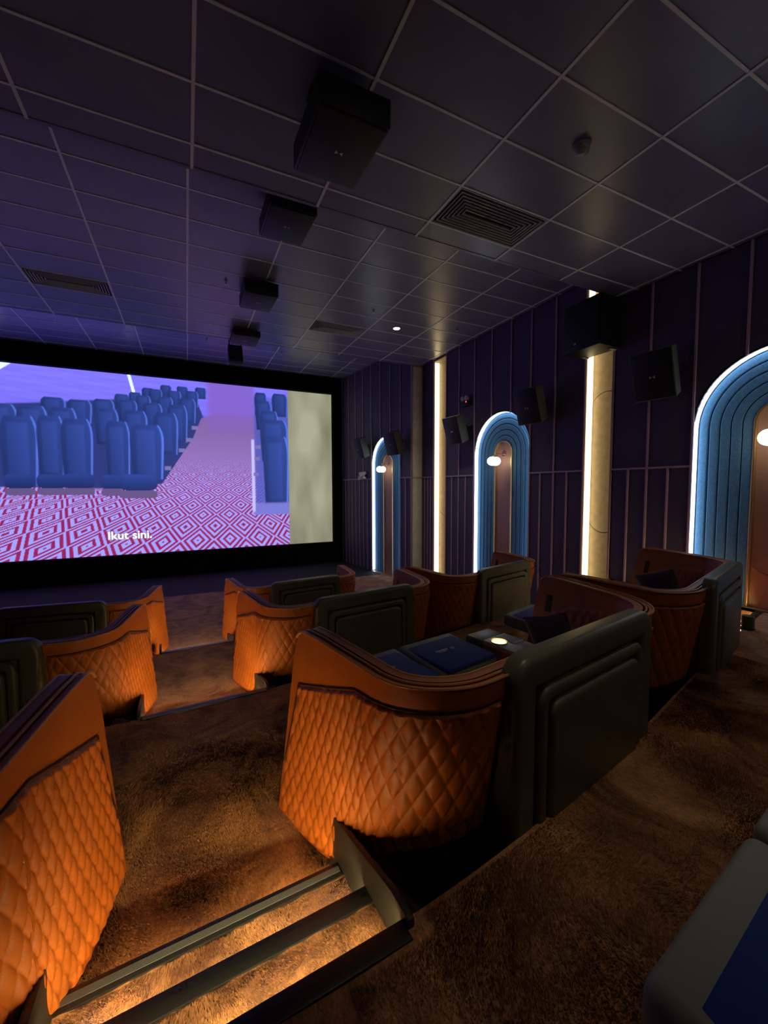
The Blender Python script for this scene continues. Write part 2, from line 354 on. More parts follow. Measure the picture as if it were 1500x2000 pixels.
# ================================================================== THE SCREEN PICTURE
PX0,PX1 = -6.85,3.36     # the film frame on the screen; to its right the bare lit screen
def sstep(e0,e1,x): t = np.clip((x-e0)/(e1-e0),0,1); return t*t*(3-2*t)
def draw_picture(X,Z):
    """an empty cinema hall with blue seats and a red and white patterned carpet; X,Z in metres on the screen"""
    def mixc(C,c,a): return C*(1-a[...,None])+np.array(c)*a[...,None]
    def noise(x,z): return (np.sin(x*3.1+z*17)+np.sin(x*1.7-z*29+1.3)+np.sin(x*5.3+z*43+.4))/3
    C = np.zeros(X.shape+(3,))
    # upper wall: purple-blue, brushed
    g = sstep(-.5,3.4,Z)
    C[:] = np.array((.05,.042,.34)); C = mixc(C,(.125,.105,.56),g*.85)
    C *= (1+.10*noise(X,Z))[...,None]
    # pale light lines
    for x0,z0,x1,z1,wd in ((-6.2,2.0,-4.38,3.5,.10),(-1.39,2.95,-1.50,3.45,.05)):
        dx,dz = x1-x0,z1-z0; t = np.clip(((X-x0)*dx+(Z-z0)*dz)/(dx*dx+dz*dz),0,1)
        d = np.hypot(X-x0-t*dx,Z-z0-t*dz); C = mixc(C,(.52,.72,.95),(1-sstep(wd*.6,wd,d))*.8)
    hall = np.interp(X,[-7,-3.5,-1.7,-.5,.3,.55],[2.1,2.5,2.75,3.1,3.12,2.4])
    C = mixc(C,(.012,.020,.10),sstep(0,.08,hall-Z)*(1-sstep(.5,.65,X)))
    # carpet with nested diamonds in perspective
    zh = 2.9; dep = 1/np.maximum(zh-Z,.05)
    p = (X-1.3)*dep*4.6; q = dep*21.0
    a = p+q; b_ = p-q
    f = np.maximum(np.abs((a % 1)-.5),np.abs((b_ % 1)-.5))*2
    cell = (np.floor(a)+np.floor(b_))
    ring = ((f*2.5+.25*(cell % 2)) % 1)
    wline = sstep(.40,.47,ring)*(1-sstep(.93,1.0,ring))
    fade = sstep(.2,1.3,Z); wline = wline*(1-fade)+.5*fade
    red = np.array((.15,.006,.045)); wht = np.array((.17,.175,.50))
    cz = red*(1-wline[...,None])+wht*wline[...,None]
    cz = cz*(.72+.38*sstep(-2.4,.2,-Z))[...,None]
    floor_top = np.interp(X,[-7,-4.2,-1.5,-.7,.23,.5,1.0,3.4],[.05,.05,-.02,.15,1.63,2.3,2.5,2.5])
    fa = sstep(0,.06,floor_top-Z); C = C*(1-fa[...,None])+cz*fa[...,None]
    # far aisle: purple haze up the steps
    am = sstep(.55,.85,X)*(1-sstep(2.1,2.3,X))*sstep(1.5,2.6,Z)
    C = mixc(C,(.12,.06,.28),am*.85)
    def seat(cx,zb,w_,h,tone=1.0,lean=0.0):
        nonlocal C
        u = (X-cx-lean*(Z-zb))/(w_/2); v = (Z-zb)/h
        wv = .88+.12*np.clip(v*1.6,0,1)
        wv = np.where(v>.72,wv*np.sqrt(np.clip(1-((v-.72)/.28)**2*.55,0,1)),wv)
        inb = (1-sstep(.94,1.02,np.abs(u)/np.maximum(wv,.01)))*sstep(-.01,.02,v)*(1-sstep(.97,1.0,v))
        base = np.array((.008,.018,.090))*tone
        shade = .65+.5*sstep(-1,1,u)+.35*np.clip(v,0,1)
        col = base*shade[...,None]
        pan = (1-sstep(.46,.62,np.abs(u+.08)))*sstep(.06,.1,v)*(1-sstep(.86,.92,v))
        col = col*(1+.35*pan[...,None])
        edge = sstep(.80,.90,u/np.maximum(wv,.01))
        col = col+np.array((.03,.06,.24))*edge[...,None]*tone
        C[:] = C*(1-inb[...,None])+col*inb[...,None]
    def bench(cx,zb,w_,h,tone=1.0):
        nonlocal C
        u = (X-cx)/(w_/2); v = (Z-zb)/h
        inb = (1-sstep(.95,1.0,(np.abs(u)**4+np.abs(v*2-1)**4)))
        col = np.array((.009,.021,.11))*tone*(.5+.7*np.clip(v,0,1))[...,None]
        C[:] = C*(1-inb[...,None])+col*inb[...,None]
        dk = (1-sstep(.95,1.0,(np.abs(u)**4+np.abs((Z-zb+h*.22)/(h*.5)*2)**4)))*(Z<zb+.02)
        C[:] = C*(1-dk[...,None])+np.array((.07,.045,.12))*dk[...,None]
    # seat rows, far to near
    for c_ in ((-.50,2.95,.33,.30),(-.03,2.96,.34,.30),(.51,2.90,.35,.38),(-1.00,2.70,.35,.42),(-.80,2.70,.39,.40),(-.27,2.68,.40,.42),(.25,2.62,.38,.52)): seat(*c_,.95)
    for c_ in ((-1.70,2.40,.41,.46),(-1.35,2.45,.36,.50),(-1.14,2.35,.42,.52),(-.54,2.30,.46,.58),(.10,2.10,.51,.80)): seat(*c_,1.0)
    for c_ in ((-3.4,2.0,.60,.62),(-2.78,1.9,.62,.70),(-2.18,1.9,.56,.77),(-1.57,2.05,.54,.64),(-.90,1.9,.56,.76),(-.20,1.45,.60,1.22)): seat(*c_,1.0)
    for c_ in ((-5.4,1.2,.8,1.2),(-4.6,1.15,.78,1.2),(-3.9,1.1,.72,1.25),(-3.2,1.1,.70,1.25),(-2.12,1.3,.62,1.1),(-1.38,1.2,.68,1.2),(-.54,1.05,.72,1.35)): seat(*c_,1.05)
    for c_ in ((-6.9,.1,1.0,1.9),(-6.0,.1,.95,1.9),(-5.1,.1,.9,1.9),(-4.21,.05,.86,2.0),(-3.50,.30,.66,1.80),(-2.88,.20,.80,1.86),(-1.86,.25,.66,1.80)): seat(*c_,1.1)
    for cx in (-6.9,-6.0,-5.1,-4.25,-3.52): bench(cx,-.02,.70,.42,1.0)
    bench(-2.88,-.02,.78,.44,1.05); seat(-1.08,.25,.95,1.74,1.2); bench(-1.36,-.10,1.05,.52,1.25); bench(-2.06,-.05,.55,.44,1.1)
    # right-hand block seen from the side
    blk = sstep(2.12,2.25,X)*sstep(-.75,-.6,Z)*(1-sstep(2.9,3.3,Z))
    C = mixc(C,(.035,.05,.26),blk*.85)
    for k,c_ in enumerate(((2.42,2.45,.43,.85),(3.08,2.5,.57,.82),(2.51,2.0,.56,1.03),(2.70,1.5,.64,1.2),(2.87,.9,1.0,1.5),(2.92,-.66,.92,2.5))): seat(*c_,.9+.06*k)
    pl = sstep(2.10,2.18,X)*sstep(-1.0,-.95,Z)*(1-sstep(-.62,-.5,Z)); C = mixc(C,(.10,.10,.34),pl)
    C = mixc(C,(.30,.29,.62),sstep(2.05,2.1,X)*(1-sstep(2.14,2.2,X))*sstep(-.9,-.8,Z)*(1-sstep(1.6,1.7,Z)))
    # arm rests along the aisle
    for x0,z0 in ((-.52,.62),(-.10,1.2),(.12,1.55),(.30,1.95),(2.22,.45),(2.26,1.0),(2.30,1.4)):
        d = np.maximum(np.abs(X-x0)/.10,np.abs(Z-z0)/.07); C = mixc(C,(.10,.09,.22),1-sstep(.8,1,d))
    C = mixc(C,(.20,.20,.70),np.full(X.shape,.012))
    return np.clip(C,0,1.3)
def islands(me):
    n = len(me.vertices); par = list(range(n))
    def find(a):
        while par[a] != a: par[a] = par[par[a]]; a = par[a]
        return a
    for e in me.edges: par[find(e.vertices[0])] = find(e.vertices[1])
    grp = {}
    for p in me.polygons: grp.setdefault(find(p.vertices[0]),[]).append(tuple(p.vertices))
    out = []
    for fs in grp.values():
        ids = sorted({i for f in fs for i in f}); mp = {a:i for i,a in enumerate(ids)}
        m2 = bpy.data.meshes.new('subtitle_letter'); m2.from_pydata([tuple(me.vertices[i].co) for i in ids],[],[tuple(mp[i] for i in f) for f in fs])
        m2.materials.append(me.materials[0]); out.append(m2)
    return out
def build_screen():
    root = thing('cinema_screen','wide lit cinema screen showing blue seats and a red patterned carpet','screen',(0,Y_SCR-.06,0))
    nx,nz = 500,275
    xs = np.linspace(PX0,PX1,nx); zs = np.linspace(SZ0,SZ1,nz)
    X,Z = np.meshgrid(xs,zs,indexing='ij'); C = draw_picture(X,Z)
    v = np.stack([X,np.zeros_like(X),Z],-1).reshape(-1,3)
    i,j = np.meshgrid(np.arange(nx-1),np.arange(nz-1),indexing='ij'); a = (i*nz+j).ravel()
    f = np.stack([a,a+nz,a+nz+1,a+1],-1)
    me = bpy.data.meshes.new('film_picture'); me.from_pydata(v.tolist(),[],f.tolist())
    at = me.color_attributes.new('picture','FLOAT_COLOR','POINT')
    at.data.foreach_set('color',np.concatenate([C.reshape(-1,3),np.ones((nx*nz,1))],1).astype(np.float32).ravel())
    m = bpy.data.materials.new('projected_picture'); m.use_nodes = True; nt = m.node_tree
    b = nt.nodes['Principled BSDF']; b.inputs['Base Color'].default_value = (.05,.05,.05,1); b.inputs['Roughness'].default_value = .9
    ca = nt.nodes.new('ShaderNodeVertexColor'); ca.layer_name = 'picture'
    nt.links.new(ca.outputs['Color'],b.inputs['Emission Color']); b.inputs['Emission Strength'].default_value = SCREEN_GAIN
    me.materials.append(m)
    o = bpy.data.objects.new('film_picture',me); COL.objects.link(o); o.parent = root
    # bare lit screen cloth to the right and left of the picture
    def cloth(x0,x1):
        mb = MB(); nu,nv = 24,20
        mb.grid(lambda i,j:(x0+(x1-x0)*i/(nu-1),.004+.006*sin(i*.5),SZ0+(SZ1-SZ0)*j/(nv-1)),nu,nv)
        return mb
    mm = mat('bare_screen',(.05,.05,.04),.9,emit=(.47,.46,.30),strength=.62)
    nt = mm.node_tree; tcn = nt.nodes.new('ShaderNodeTexCoord'); n = nt.nodes.new('ShaderNodeTexNoise'); n.inputs['Scale'].default_value = .8
    mp = nt.nodes.new('ShaderNodeMapping'); mp.inputs['Scale'].default_value = (1,1,.35); nt.links.new(tcn.outputs['Object'],mp.inputs['Vector']); nt.links.new(mp.outputs['Vector'],n.inputs['Vector'])
    r = nt.nodes.new('ShaderNodeValToRGB'); r.color_ramp.elements[0].color = (.33,.31,.20,1); r.color_ramp.elements[1].color = (.66,.67,.46,1)
    r.color_ramp.elements[0].position = .35; r.color_ramp.elements[1].position = .65
    nt.links.new(n.outputs['Fac'],r.inputs['Fac']); nt.links.new(r.outputs['Color'],nt.nodes['Principled BSDF'].inputs['Emission Color'])
    cloth(PX1,SX1).obj('bare_cloth',mm,root,fix=False); cloth(SX0,PX0).obj('bare_cloth',mm,root,fix=False)
    # subtitle
    for nm,off,dy,mt in (('subtitle_outline',.020,-.012,emat('subtitle_edge',(.20,.10,.35),.5)),('subtitle_text',.004,-.02,emat('subtitle_white',(1,1,1),1.2))):
        cu = bpy.data.curves.new(nm,'FONT'); cu.body = 'Ikut sini.'; cu.size = .355; cu.offset = off; cu.align_x = 'CENTER'
        ob = bpy.data.objects.new(nm+'_c',cu); COL.objects.link(ob)
        dg = bpy.context.evaluated_depsgraph_get(); dg.update()
        me = bpy.data.meshes.new_from_object(ob.evaluated_get(dg)); me.name = nm; me.materials.clear(); me.materials.append(mt)
        bpy.data.objects.remove(ob)
        for pc in (islands(me) if nm=='subtitle_text' else [me]):
            t = bpy.data.objects.new('subtitle_letter' if nm=='subtitle_text' else nm,pc); COL.objects.link(t); t.parent = root
            t.location = (-1.63,dy,-1.60); t.rotation_euler = (pi/2,0,0)
build_screen()

# ================================================================== WALL RECESS LIGHTS
def light_column(label, F, u0, u1, z0, z1, lit=True, top_lamp=True):
    root = thing('recessed_light_column',label,'wall light',tuple(F.M @ Vector(((u0+u1)/2,0,z0))),group='lit wall recesses')
    def part(mb,nm,m,**k):
        o = mb.tf(F.M).obj(nm,m,None,**k); o.parent = root; o.matrix_parent_inverse = Matrix.Translation(-root.location); return o
    zc0,zc1 = -.80,1.60; r = (u1-u0)*.56; uc = (u0+u1)/2; g = .007
    def arcb(sgn,zc,n=14): # bulging arc across the panel
        out = []
        for i in range(n+1):
            u = u0+(u1-u0)*i/n; out.append((u,zc+sgn*(sqrt(r*r-(u-uc)**2)-r)))
        return out
    up,lo = arcb(1,zc1),arcb(-1,zc0)
    part(MB().prism([(a,z+g) for a,z in up]+[(u1,z1),(u0,z1)],.19,.212),'back_panel','beige')
    part(MB().prism([(a,z+g) for a,z in lo]+[(a,z-g) for a,z in reversed(up)],.19,.212),'back_panel','beige')
    part(MB().prism([(u0,z0),(u1,z0)]+[(a,z-g) for a,z in reversed(lo)],.19,.212),'back_panel','beige')
    part(MB().box(u0-.03,u0,.0,.212,z0,z1),'jamb','beige'); part(MB().box(u1,u1+.03,.0,.212,z0,z1),'jamb','beige')
    part(MB().box(u0-.03,u1+.03,-.004,.212,z1,z1+.03),'head','beige')
    part(MB().box(u1-.012,u1-.001,.03,.17,z0+.01,z1-.02),'led_strip','led_warm')
    part(MB().box(u1-.004,u1,.0,.03,z0,z1),'led_lip','beige')
    return root
light_column('warm lit wall recess under the black subwoofer',FR,4.43,4.95,Z_A,CEIL_M-.05)
light_column('narrow warm lit wall recess between the two far arches',FR,9.145,9.76,Z_C,CEIL_M-.05)
light_column('warm lit wall recess on the left wall nearer the camera',FL,4.43,4.95,Z_A,CEIL_M-.05)
light_column('warm lit wall recess on the left wall nearer the screen',FL,9.145,9.76,Z_C,CEIL_M-.05)

# ================================================================== ARCHES
def arch_outline(uc,r,zt,zb,n=28):
    p = [(uc+r,zb)]+circle_pts(uc,zt-r,r,0,pi,n)+[(uc-r,zb)]
    return p
def arch_band(uc,zt0,r0,r1,zb,d0,d1,n=28,round_=.018):
    """U-shaped band between radii r0>r1 with softened front edges (front at d0)"""
    z_c = zt0
    prof = [(r0,d1),(r0,d0+round_),(r0-round_*.35,d0+round_*.3),(r0-round_,d0),(r1+round_,d0),(r1+round_*.35,d0+round_*.3),(r1,d0+round_),(r1,d1)]
    mb = MB(); path = [('s',1)]+[('a',i) for i in range(n+1)]+[('s',-1)]
    def P(i,j):
        r,d = prof[j]
        k,v = path[i]
        if k=='s': return (uc+v*r,d,zb)
        a = pi*v/n; return (uc+r*cos(a),d,z_c+r*sin(a))
    mb.grid(P,len(path),len(prof)); return mb
def wall_arch(label, F, arch, zb, lamp_label):
    uc,r,zt = arch; zc = zt-r
    root = thing('lit_wall_arch',label,'wall arch',tuple(F.M @ Vector((uc,0,zb))),group='blue felt arches on the right wall')
    def part(mb,nm,m,**k):
        o = mb.tf(F.M).obj(nm,m,None,**k); o.parent = root; o.matrix_parent_inverse = Matrix.Translation(-root.location); return o
    # jamb ring
    part(arch_band(uc,zc,r+.025,r,zb,.0,.17,round_=.002),'jamb','white_plastic',smooth=True)
    # led tape on the inside of the jamb
    n = 30; mb = MB(); path = [(uc+r-.006,zb+.03)]+circle_pts(uc,zc,r-.006,0,pi,n)+[(uc-r+.006,zb+.03)]
    mb.grid(lambda i,j:(path[i][0],.025+.085*j,path[i][1]),len(path),2); part(mb,'led_strip','led_cool',fix=False)
    # five felt bands
    ro,ri = r-.012,.275; st = (ro-ri)/5
    for k in range(5):
        bnd = part(arch_band(uc,zc,ro-st*k-.006,ro-st*(k+1)+.006,zb,.115,.165,round_=.012),'felt_band','felt',smooth=True,angle=22)
    part(MB().prism(arch_outline(uc,r+.02,zt+.02,zb),.165,.20),'back_board','wall_back')
    part(arch_band(uc,zc,.272,.243,zb,.085,.165,round_=.006),'gold_trim','gold',smooth=True)
    # inner panel in two pieces with a curved joint
    jz = zb+.42 if zb>-2 else zb+.95; ri2 = .242
    arc = [(uc-ri2+2*ri2*i/12, jz+.10*((2*i/12-1)**2)) for i in range(13)]
    part(MB().prism([(uc-ri2,zb),(uc+ri2,zb)]+[(a,z-.004) for a,z in reversed(arc)],.13,.165),'inner_panel','inner_panel')
    part(MB().prism([(a,z+.0) for a,z in arc]+circle_pts(uc,zc,ri2,0,pi,20),.13,.165),'inner_panel','inner_panel')
    part(MB().box(uc-r-.03,uc+r+.03,-.03,.13,zb-.03,zb),'sill','gold')
    # the lamp on it
    lamp = thing('wall_lamp',lamp_label,'wall lamp',tuple(F.M @ Vector((uc,.13,.62))),group='globe wall lamps in the arches')
    def lp(mb,nm,m,**k):
        o = mb.tf(F.M).obj(nm,m,None,**k); o.parent = lamp; o.matrix_parent_inverse = Matrix.Translation(-lamp.location); return o
    zl = .57
    lp(MB().tube([(uc,.128,zl+.15),(uc,.108,zl+.15)],.055,20),'backplate','brass',smooth=True)
    lp(MB().tube([(uc,.11,zl+.15),(uc,.03,zl+.15),(uc,-.10,zl+.15),(uc,-.14,zl+.14),(uc,-.158,zl+.115),(uc,-.16,zl+.07)],.013,10),'arm','brass',smooth=True)
    lp(MB().tube([(uc,-.16,zl+.105),(uc,-.16,zl+.07)],[.03,.05],16),'holder','brass',smooth=True)
    mb = MB(); nn = 18
    prof = [(-.19+.0,.0)]
    L_,R_ = .10,.095
    pr = [(-.225-R_*cos(a),R_*sin(a)) for a in np.linspace(0,pi/2,8)]+[(-.095+R_*sin(a),R_*cos(a)) for a in np.linspace(0,pi/2,8)]
    mb.grid(lambda i,j:(uc+max(pr[j][1],.0005)*cos(2*pi*i/nn),pr[j][0],zl-.015+max(pr[j][1],.0005)*sin(2*pi*i/nn)),nn,len(pr),closed_u=True)
    lp(mb,'globe','globe',smooth=True)
    return root
wall_arch('tall blue felt arch nearest the screen, smallest in view',F3,A1ARCH,Z_C+.0,'small globe wall lamp in the arch nearest the screen')
wall_arch('blue felt arch with white lit rim between the two warm light columns',FR,A2ARCH,Z_A-.3,'globe wall lamp in the middle arch')
wall_arch('large blue felt arch cut off by the right edge of the picture',FR,A3ARCH,Z_PLAT+.0,'globe wall lamp cut off at the right edge of the picture')
o = MB().box(X_R-.03,X_R+.0,-2.6,4.3,Z_PLAT-.45,Z_PLAT).obj('baseboard_right','wood_base'); tag(o,'brown base strip under the right wall at the top tier','baseboard',kind='structure')

# ================================================================== STAIRS
def stairs(label, cx, cy, z_top, width, yaw, treads=(.30,.30,.02), stringers=(True,True), drop=.1483):
    root = thing('stair_flight',label,'stairs',(cx,cy,z_top),yaw,group='lit aisle steps')
    h = width/2; y = 0.0
    # nosing of the landing itself
    def nosing(y,z,strip,last=False):
        nb = MB().box(-h,h,y-.055,y+.018,z-.028,z+.008).obj('nosing','nosing',root,bevel=.004)
        if strip:
            if z_top < Z_PLAT-.1:
                for k in range(2): MB().box(-h+.01,h-.01,y-.048+.032*k,y-.024+.032*k,z+.008,z+.0105).obj('grip_strip','nosing_metal',nb)
            else: MB().box(-h+.01,h-.01,y-.034,y-.004,z+.008,z+.0105).obj('grip_strip','nosing_strip',nb)
        MB().box(-h+.02,h-.02,y-(.004 if last else .0),y+(.010 if last else .016),z-.036,z-.0285).obj('led_strip','led_stair' if last else 'led_tread',root)
    nosing(0,0,z_top<Z_PLAT-.1)
    z = 0
    for k in range(2):
        z = -drop*(k+1); y1 = y+treads[k]
        mb = MB(); nx,ny = 40,14
        mb.grid(lambda i,j:(-h+2*h*i/(nx-1),y+(y1-.05-y)*j/(ny-1),z+.5*hump(i*.2+k,j*.3)),nx,ny)
        t = mb.obj('tread','carpet',root,smooth=True,fix=False,angle=60)
        MB().box(-h,h,y,y1,z-drop+.001,z-.006).obj('riser','plinth',root)
        nosing(y1,z,k==1,k==1); y = y1
    for s,on in zip((-1,1),stringers):
        if not on: continue
        a = s*h; b_ = s*(h+.028)
        poly = [(-.02,.035),(.10,.035),(.72,-.115),(.74,-.445),(.60,-.445),(-.02,-.445)]
        mb = MB(); n = len(poly); vs_ = [(a,p,q) for p,q in poly]+[(b_,p,q) for p,q in poly]
        mb.add(vs_,[tuple(range(n)),tuple(range(2*n-1,n-1,-1))]+[(i,(i+1)%n,(i+1)%n+n,i+n) for i in range(n)])
        mb.obj('stringer','stringer',root,bevel=.004)
    return root
AY = radians(3.0)
stairs('gold-lit carpeted steps in the aisle at the bottom of the picture',.10,1.14,Z_PLAT,1.08,AY)
stairs('aisle steps with a blue-lit metal nosing between the first and second tiers',.12,1.14+2.83,Z_A,1.06,AY)
stairs('farthest aisle steps with a thin purple-lit nosing',.10,1.14+5.56,Z_B,1.00,AY)
stairs('lit steps in the narrow aisle beside the right wall',5.86,2.36,Z_PLAT,.72,radians(12),stringers=(False,False))
p = thing('edge_post','short dark green post at the platform edge beside the right arch','post',(5.32,2.16,Z_PLAT))
MB().tube([(0,0,-.01),(0,0,.15)],.055,18).obj('post_body','post_green',p,bevel=.012)
MB().tube([(0,0,-.01),(0,0,.02)],.062,18).obj('post_foot','black',p,smooth=True)

# ---- deep carpet pile where it is near enough to see the tufts
mat_pile = mat('pile',(.30,.145,.055),.8,spec=.2,sheen=.3)
def pile(label, z, xr, yf0, yf1, n, parent=None, M=None, ln=.013, seed=1, fade=0):
    r = np.random.default_rng(seed)
    x = r.uniform(xr[0],xr[1],n); a = np.array([yf0(v) for v in x]); b_ = np.array([yf1(v) for v in x])
    keep = r.uniform(0,1,n) < (b_-a)/(b_-a).max(); x,a,b_ = x[keep],a[keep],b_[keep]; n = len(x)
    y = a+(b_-a)*r.uniform(0,1,n)
    if fade:
        kp = r.uniform(0,1,n) < np.clip((b_-y)/fade,0,1); x,y = x[kp],y[kp]; n = len(x)
    # lay of the pile: brushed into swirls
    th = 2.2*np.sin(2.1*x+.9*y)+1.9*np.sin(3.3*y-1.7*x+1)+.8*np.sin(9*x+4*y)+r.normal(0,.45,n)
    lean = .55+.35*np.sin(4.1*x-2.3*y+.5)*np.sin(3.7*y+1.1)+r.normal(0,.12,n); lean = np.clip(lean,.1,1.15)
    L = ln*r.uniform(.7,1.2,n)
    d = np.stack([np.cos(th)*np.sin(lean),np.sin(th)*np.sin(lean),np.cos(lean)],-1)*L[:,None]
    ph = th+pi/2+r.normal(0,.5,n); w_ = .0016+.0010*r.uniform(0,1,n); sd_ = np.stack([np.cos(ph)*w_,np.sin(ph)*w_,np.zeros(n)],-1)
    base = np.stack([x,y,np.full(n,z-.003)],-1)
    v = np.stack([base-sd_,base+sd_,base+d],1).reshape(-1,3)
    f = np.arange(3*n).reshape(-1,3)
    me = bpy.data.meshes.new('carpet_pile'); me.vertices.add(3*n); me.loops.add(3*n); me.polygons.add(n)
    me.vertices.foreach_set('co',v.astype(np.float32).ravel()); me.loops.foreach_set('vertex_index',f.ravel().astype(np.int32))
    me.polygons.foreach_set('loop_start',np.arange(0,3*n,3,dtype=np.int32)); me.polygons.foreach_set('loop_total',np.full(n,3,dtype=np.int32))
    me.update(); me.validate(); me.materials.append(MATS['carpet'])
    o = bpy.data.objects.new('carpet_pile',me); COL.objects.link(o); o['kind'] = 'stuff'
    if parent: o.parent = parent
    if label: o['label'] = label
    return o
for o in [o for o in bpy.data.objects if o.name.startswith('floor') and o.parent is None]:
    if 'top tier' in o['label']: pile('tufted brown pile',Z_PLAT+.002,(.40,4.4),lambda x:edge_y(x)-1.25,lambda x:edge_y(x)-(.09 if x<.72 else .02),220000,o,seed=2)
    if 'nearest orange pods' in o['label']: pile('tufted brown pile',Z_A+.002,(-.50,.72),lambda x:1.80,lambda x:3.4,125000,o,seed=3,fade=1.0)
fl = [o for o in bpy.data.objects if o.name.startswith('stair_flight') and 'gold-lit' in o['label']][0]
for k in (0,1): pile('tufted brown pile',-.1483*(k+1)+.002,(-.55,.55),lambda x:.3*k+.004,lambda x:.3*k+.232,34000,fl,seed=5+k)

# ================================================================== SEATING PODS
H_POD = 1.185
def pod_plan(q, z, off, side):
    """left (side=-1) or right (+1) half of the pod wall. q 0 front..1 corner start..2 corner end..3 middle of the back"""
    if q <= 1:
        t = 1-q; zz = min(max(z/H_POD,0),1)
        x = -1.06-.055*t-.025*t*(1-zz); y = -.10+t*(.62+.25*(1-zz)**1.1)
        nx_,ny_ = -1.0,-.07
    elif q <= 2:
        a = (q-1)*pi/2; x = -.75-.31*cos(a); y = -.10-.30*sin(a); nx_,ny_ = -cos(a),-sin(a)
    else:
        x = -.75+.75*(q-2); y = -.40; nx_,ny_ = 0,-1
    k = 1-min(max(z/H_POD,0),1); wq = min(max((q-.5)/1.1,0),1); wq = wq*wq*(3-2*wq)
    y += .20*k*wq; x += .03*k*min(max(q-.6,0),1)
    return (-(x+nx_*off) if side>0 else x+nx_*off, y+ny_*off, z)
def pod_bottom(q):
    return float(np.interp(q,[0,.35,.6,.85,1.1,1.4,1.8,3],[.012,.02,.06,.14,.25,.34,.39,.41]))
def pod_top(q, drop=0.0):
    r = .12; dip = .035*float(np.interp(q,[.35,1.3],[0,1]))
    if q < r: return H_POD-drop-.085*(1-sqrt(max(0,1-((r-q)/r)**2)))
    return H_POD-drop-dip
Q_S = [0,.012,.03,.055,.085,.12]+[.12+.88*i/12 for i in range(1,13)]+[1+i/10 for i in range(1,11)]+[2+i/6 for i in range(1,7)]
def pod_wall(off0, off1, drop, zlo=None, nz=12):
    """closed curved wall from left front round the back to right front"""
    cols = [(q,-1) for q in Q_S]+[(q,1) for q in reversed(Q_S[:-1])]
    mb = MB(); ring = 2*nz
    def P(i,j):
        q,s = cols[i]
        zb = pod_bottom(q) if zlo is None else max(zlo,pod_bottom(q)); zt = pod_top(q,drop)
        if j < nz: t = j/(nz-1); off = off0
        else: t = (ring-1-j)/(nz-1); off = off1
        z = zb+(zt-zb)*t
        # soft rounded lip
        lip = .010
        if t > .999: off = off0-lip if off==off0 else off1+lip
        elif zt-z < 1e-4: pass
        return pod_plan(q,z-(0 if t<.999 else 0),off,s)
    n = len(cols)
    vs_ = [P(i,j) for i in range(n) for j in range(ring)]
    fs = []
    for i in range(n-1):
        for j in range(ring):
            a = i*ring+j; b_ = i*ring+(j+1)%ring; fs.append((a,b_,b_+ring,a+ring))
    for i in (0,n-1):
        for j in range(nz-1): fs.append((i*ring+j,i*ring+j+1,i*ring+ring-2-j,i*ring+ring-1-j))
    return mb.add(vs_,fs)
def arclen(q):
    return .78*min(q,1)+.48*max(0,min(q,2)-1)+.75*max(0,q-2)
def pillow_h(s, z, wd, hg):
    a = s/wd+z/hg; b_ = s/wd-z/hg
    return (abs(sin(pi*a))*abs(sin(pi*b_)))**.36
def quilt(side, off, sgn, zs, zb, q0, q1, ns, nz, wd, hg, amp):
    """quilted leather: diamonds pressed between the stitch lines"""
    mb = MB()
    def P(i,j):
        a = i/(ns-1); b_ = j/(nz-1)
        qq = q0(b_)+(q1-q0(b_))*a
        z = zb(qq)+(zs(qq)-zb(qq))*b_
        edge = min(1,min(a*ns/3.0,(1-a)*ns/3.0,b_*nz/3.0,(1-b_)*nz/3.0))
        h = .004+amp*pillow_h(arclen(qq),z,wd,hg)
        h = h*edge-.004*(1-edge)
        return pod_plan(qq,z,off+sgn*h,side)
    return mb.grid(P,ns,nz)
def seam_out(q):
    y = -.10+(1-q)*.66 if q<1 else -.1
    return float(np.interp(y,[-.02,.50],[1.045,.875])) if q<1 else 1.045
def slab(x0,x1,y0,y1,z0,z1,bev,seg=4):
    return MB().box(x0,x1,y0,y1,z0,z1), bev, seg
def pad_ring(hw, zt, r, wd, zb, yf, yb, rd):
    """padded leather border: up one side, round the top corners, down the other"""
    prof = [(0,yb)]+[(rd*(1-cos(a)),yf+rd*(1-sin(a))) for a in np.linspace(0,pi/2,6)]+[(wd-rd*(1-cos(a)),yf+rd*(1-sin(a))) for a in np.linspace(pi/2,0,6)]+[(wd,yb)]
    n = 7; path = [(1,None,zb)]+[(1,pi/2*i/n,0) for i in range(n+1)]+[(-1,pi/2*(n-i)/n,0) for i in range(n+1)]+[(-1,None,zb)]
    mb = MB()
    def P(i,j):
        s_,a,z0 = path[i]; o,y = prof[j]; rr = max(r-o,.006)
        cx,cz = hw-o-rr, zt-o-rr
        if a is None: return (s_*(hw-o),y,z0)
        return (s_*(cx+rr*cos(a)),y,cz+rr*sin(a))
    mb.grid(P,len(path),len(prof))
    return mb
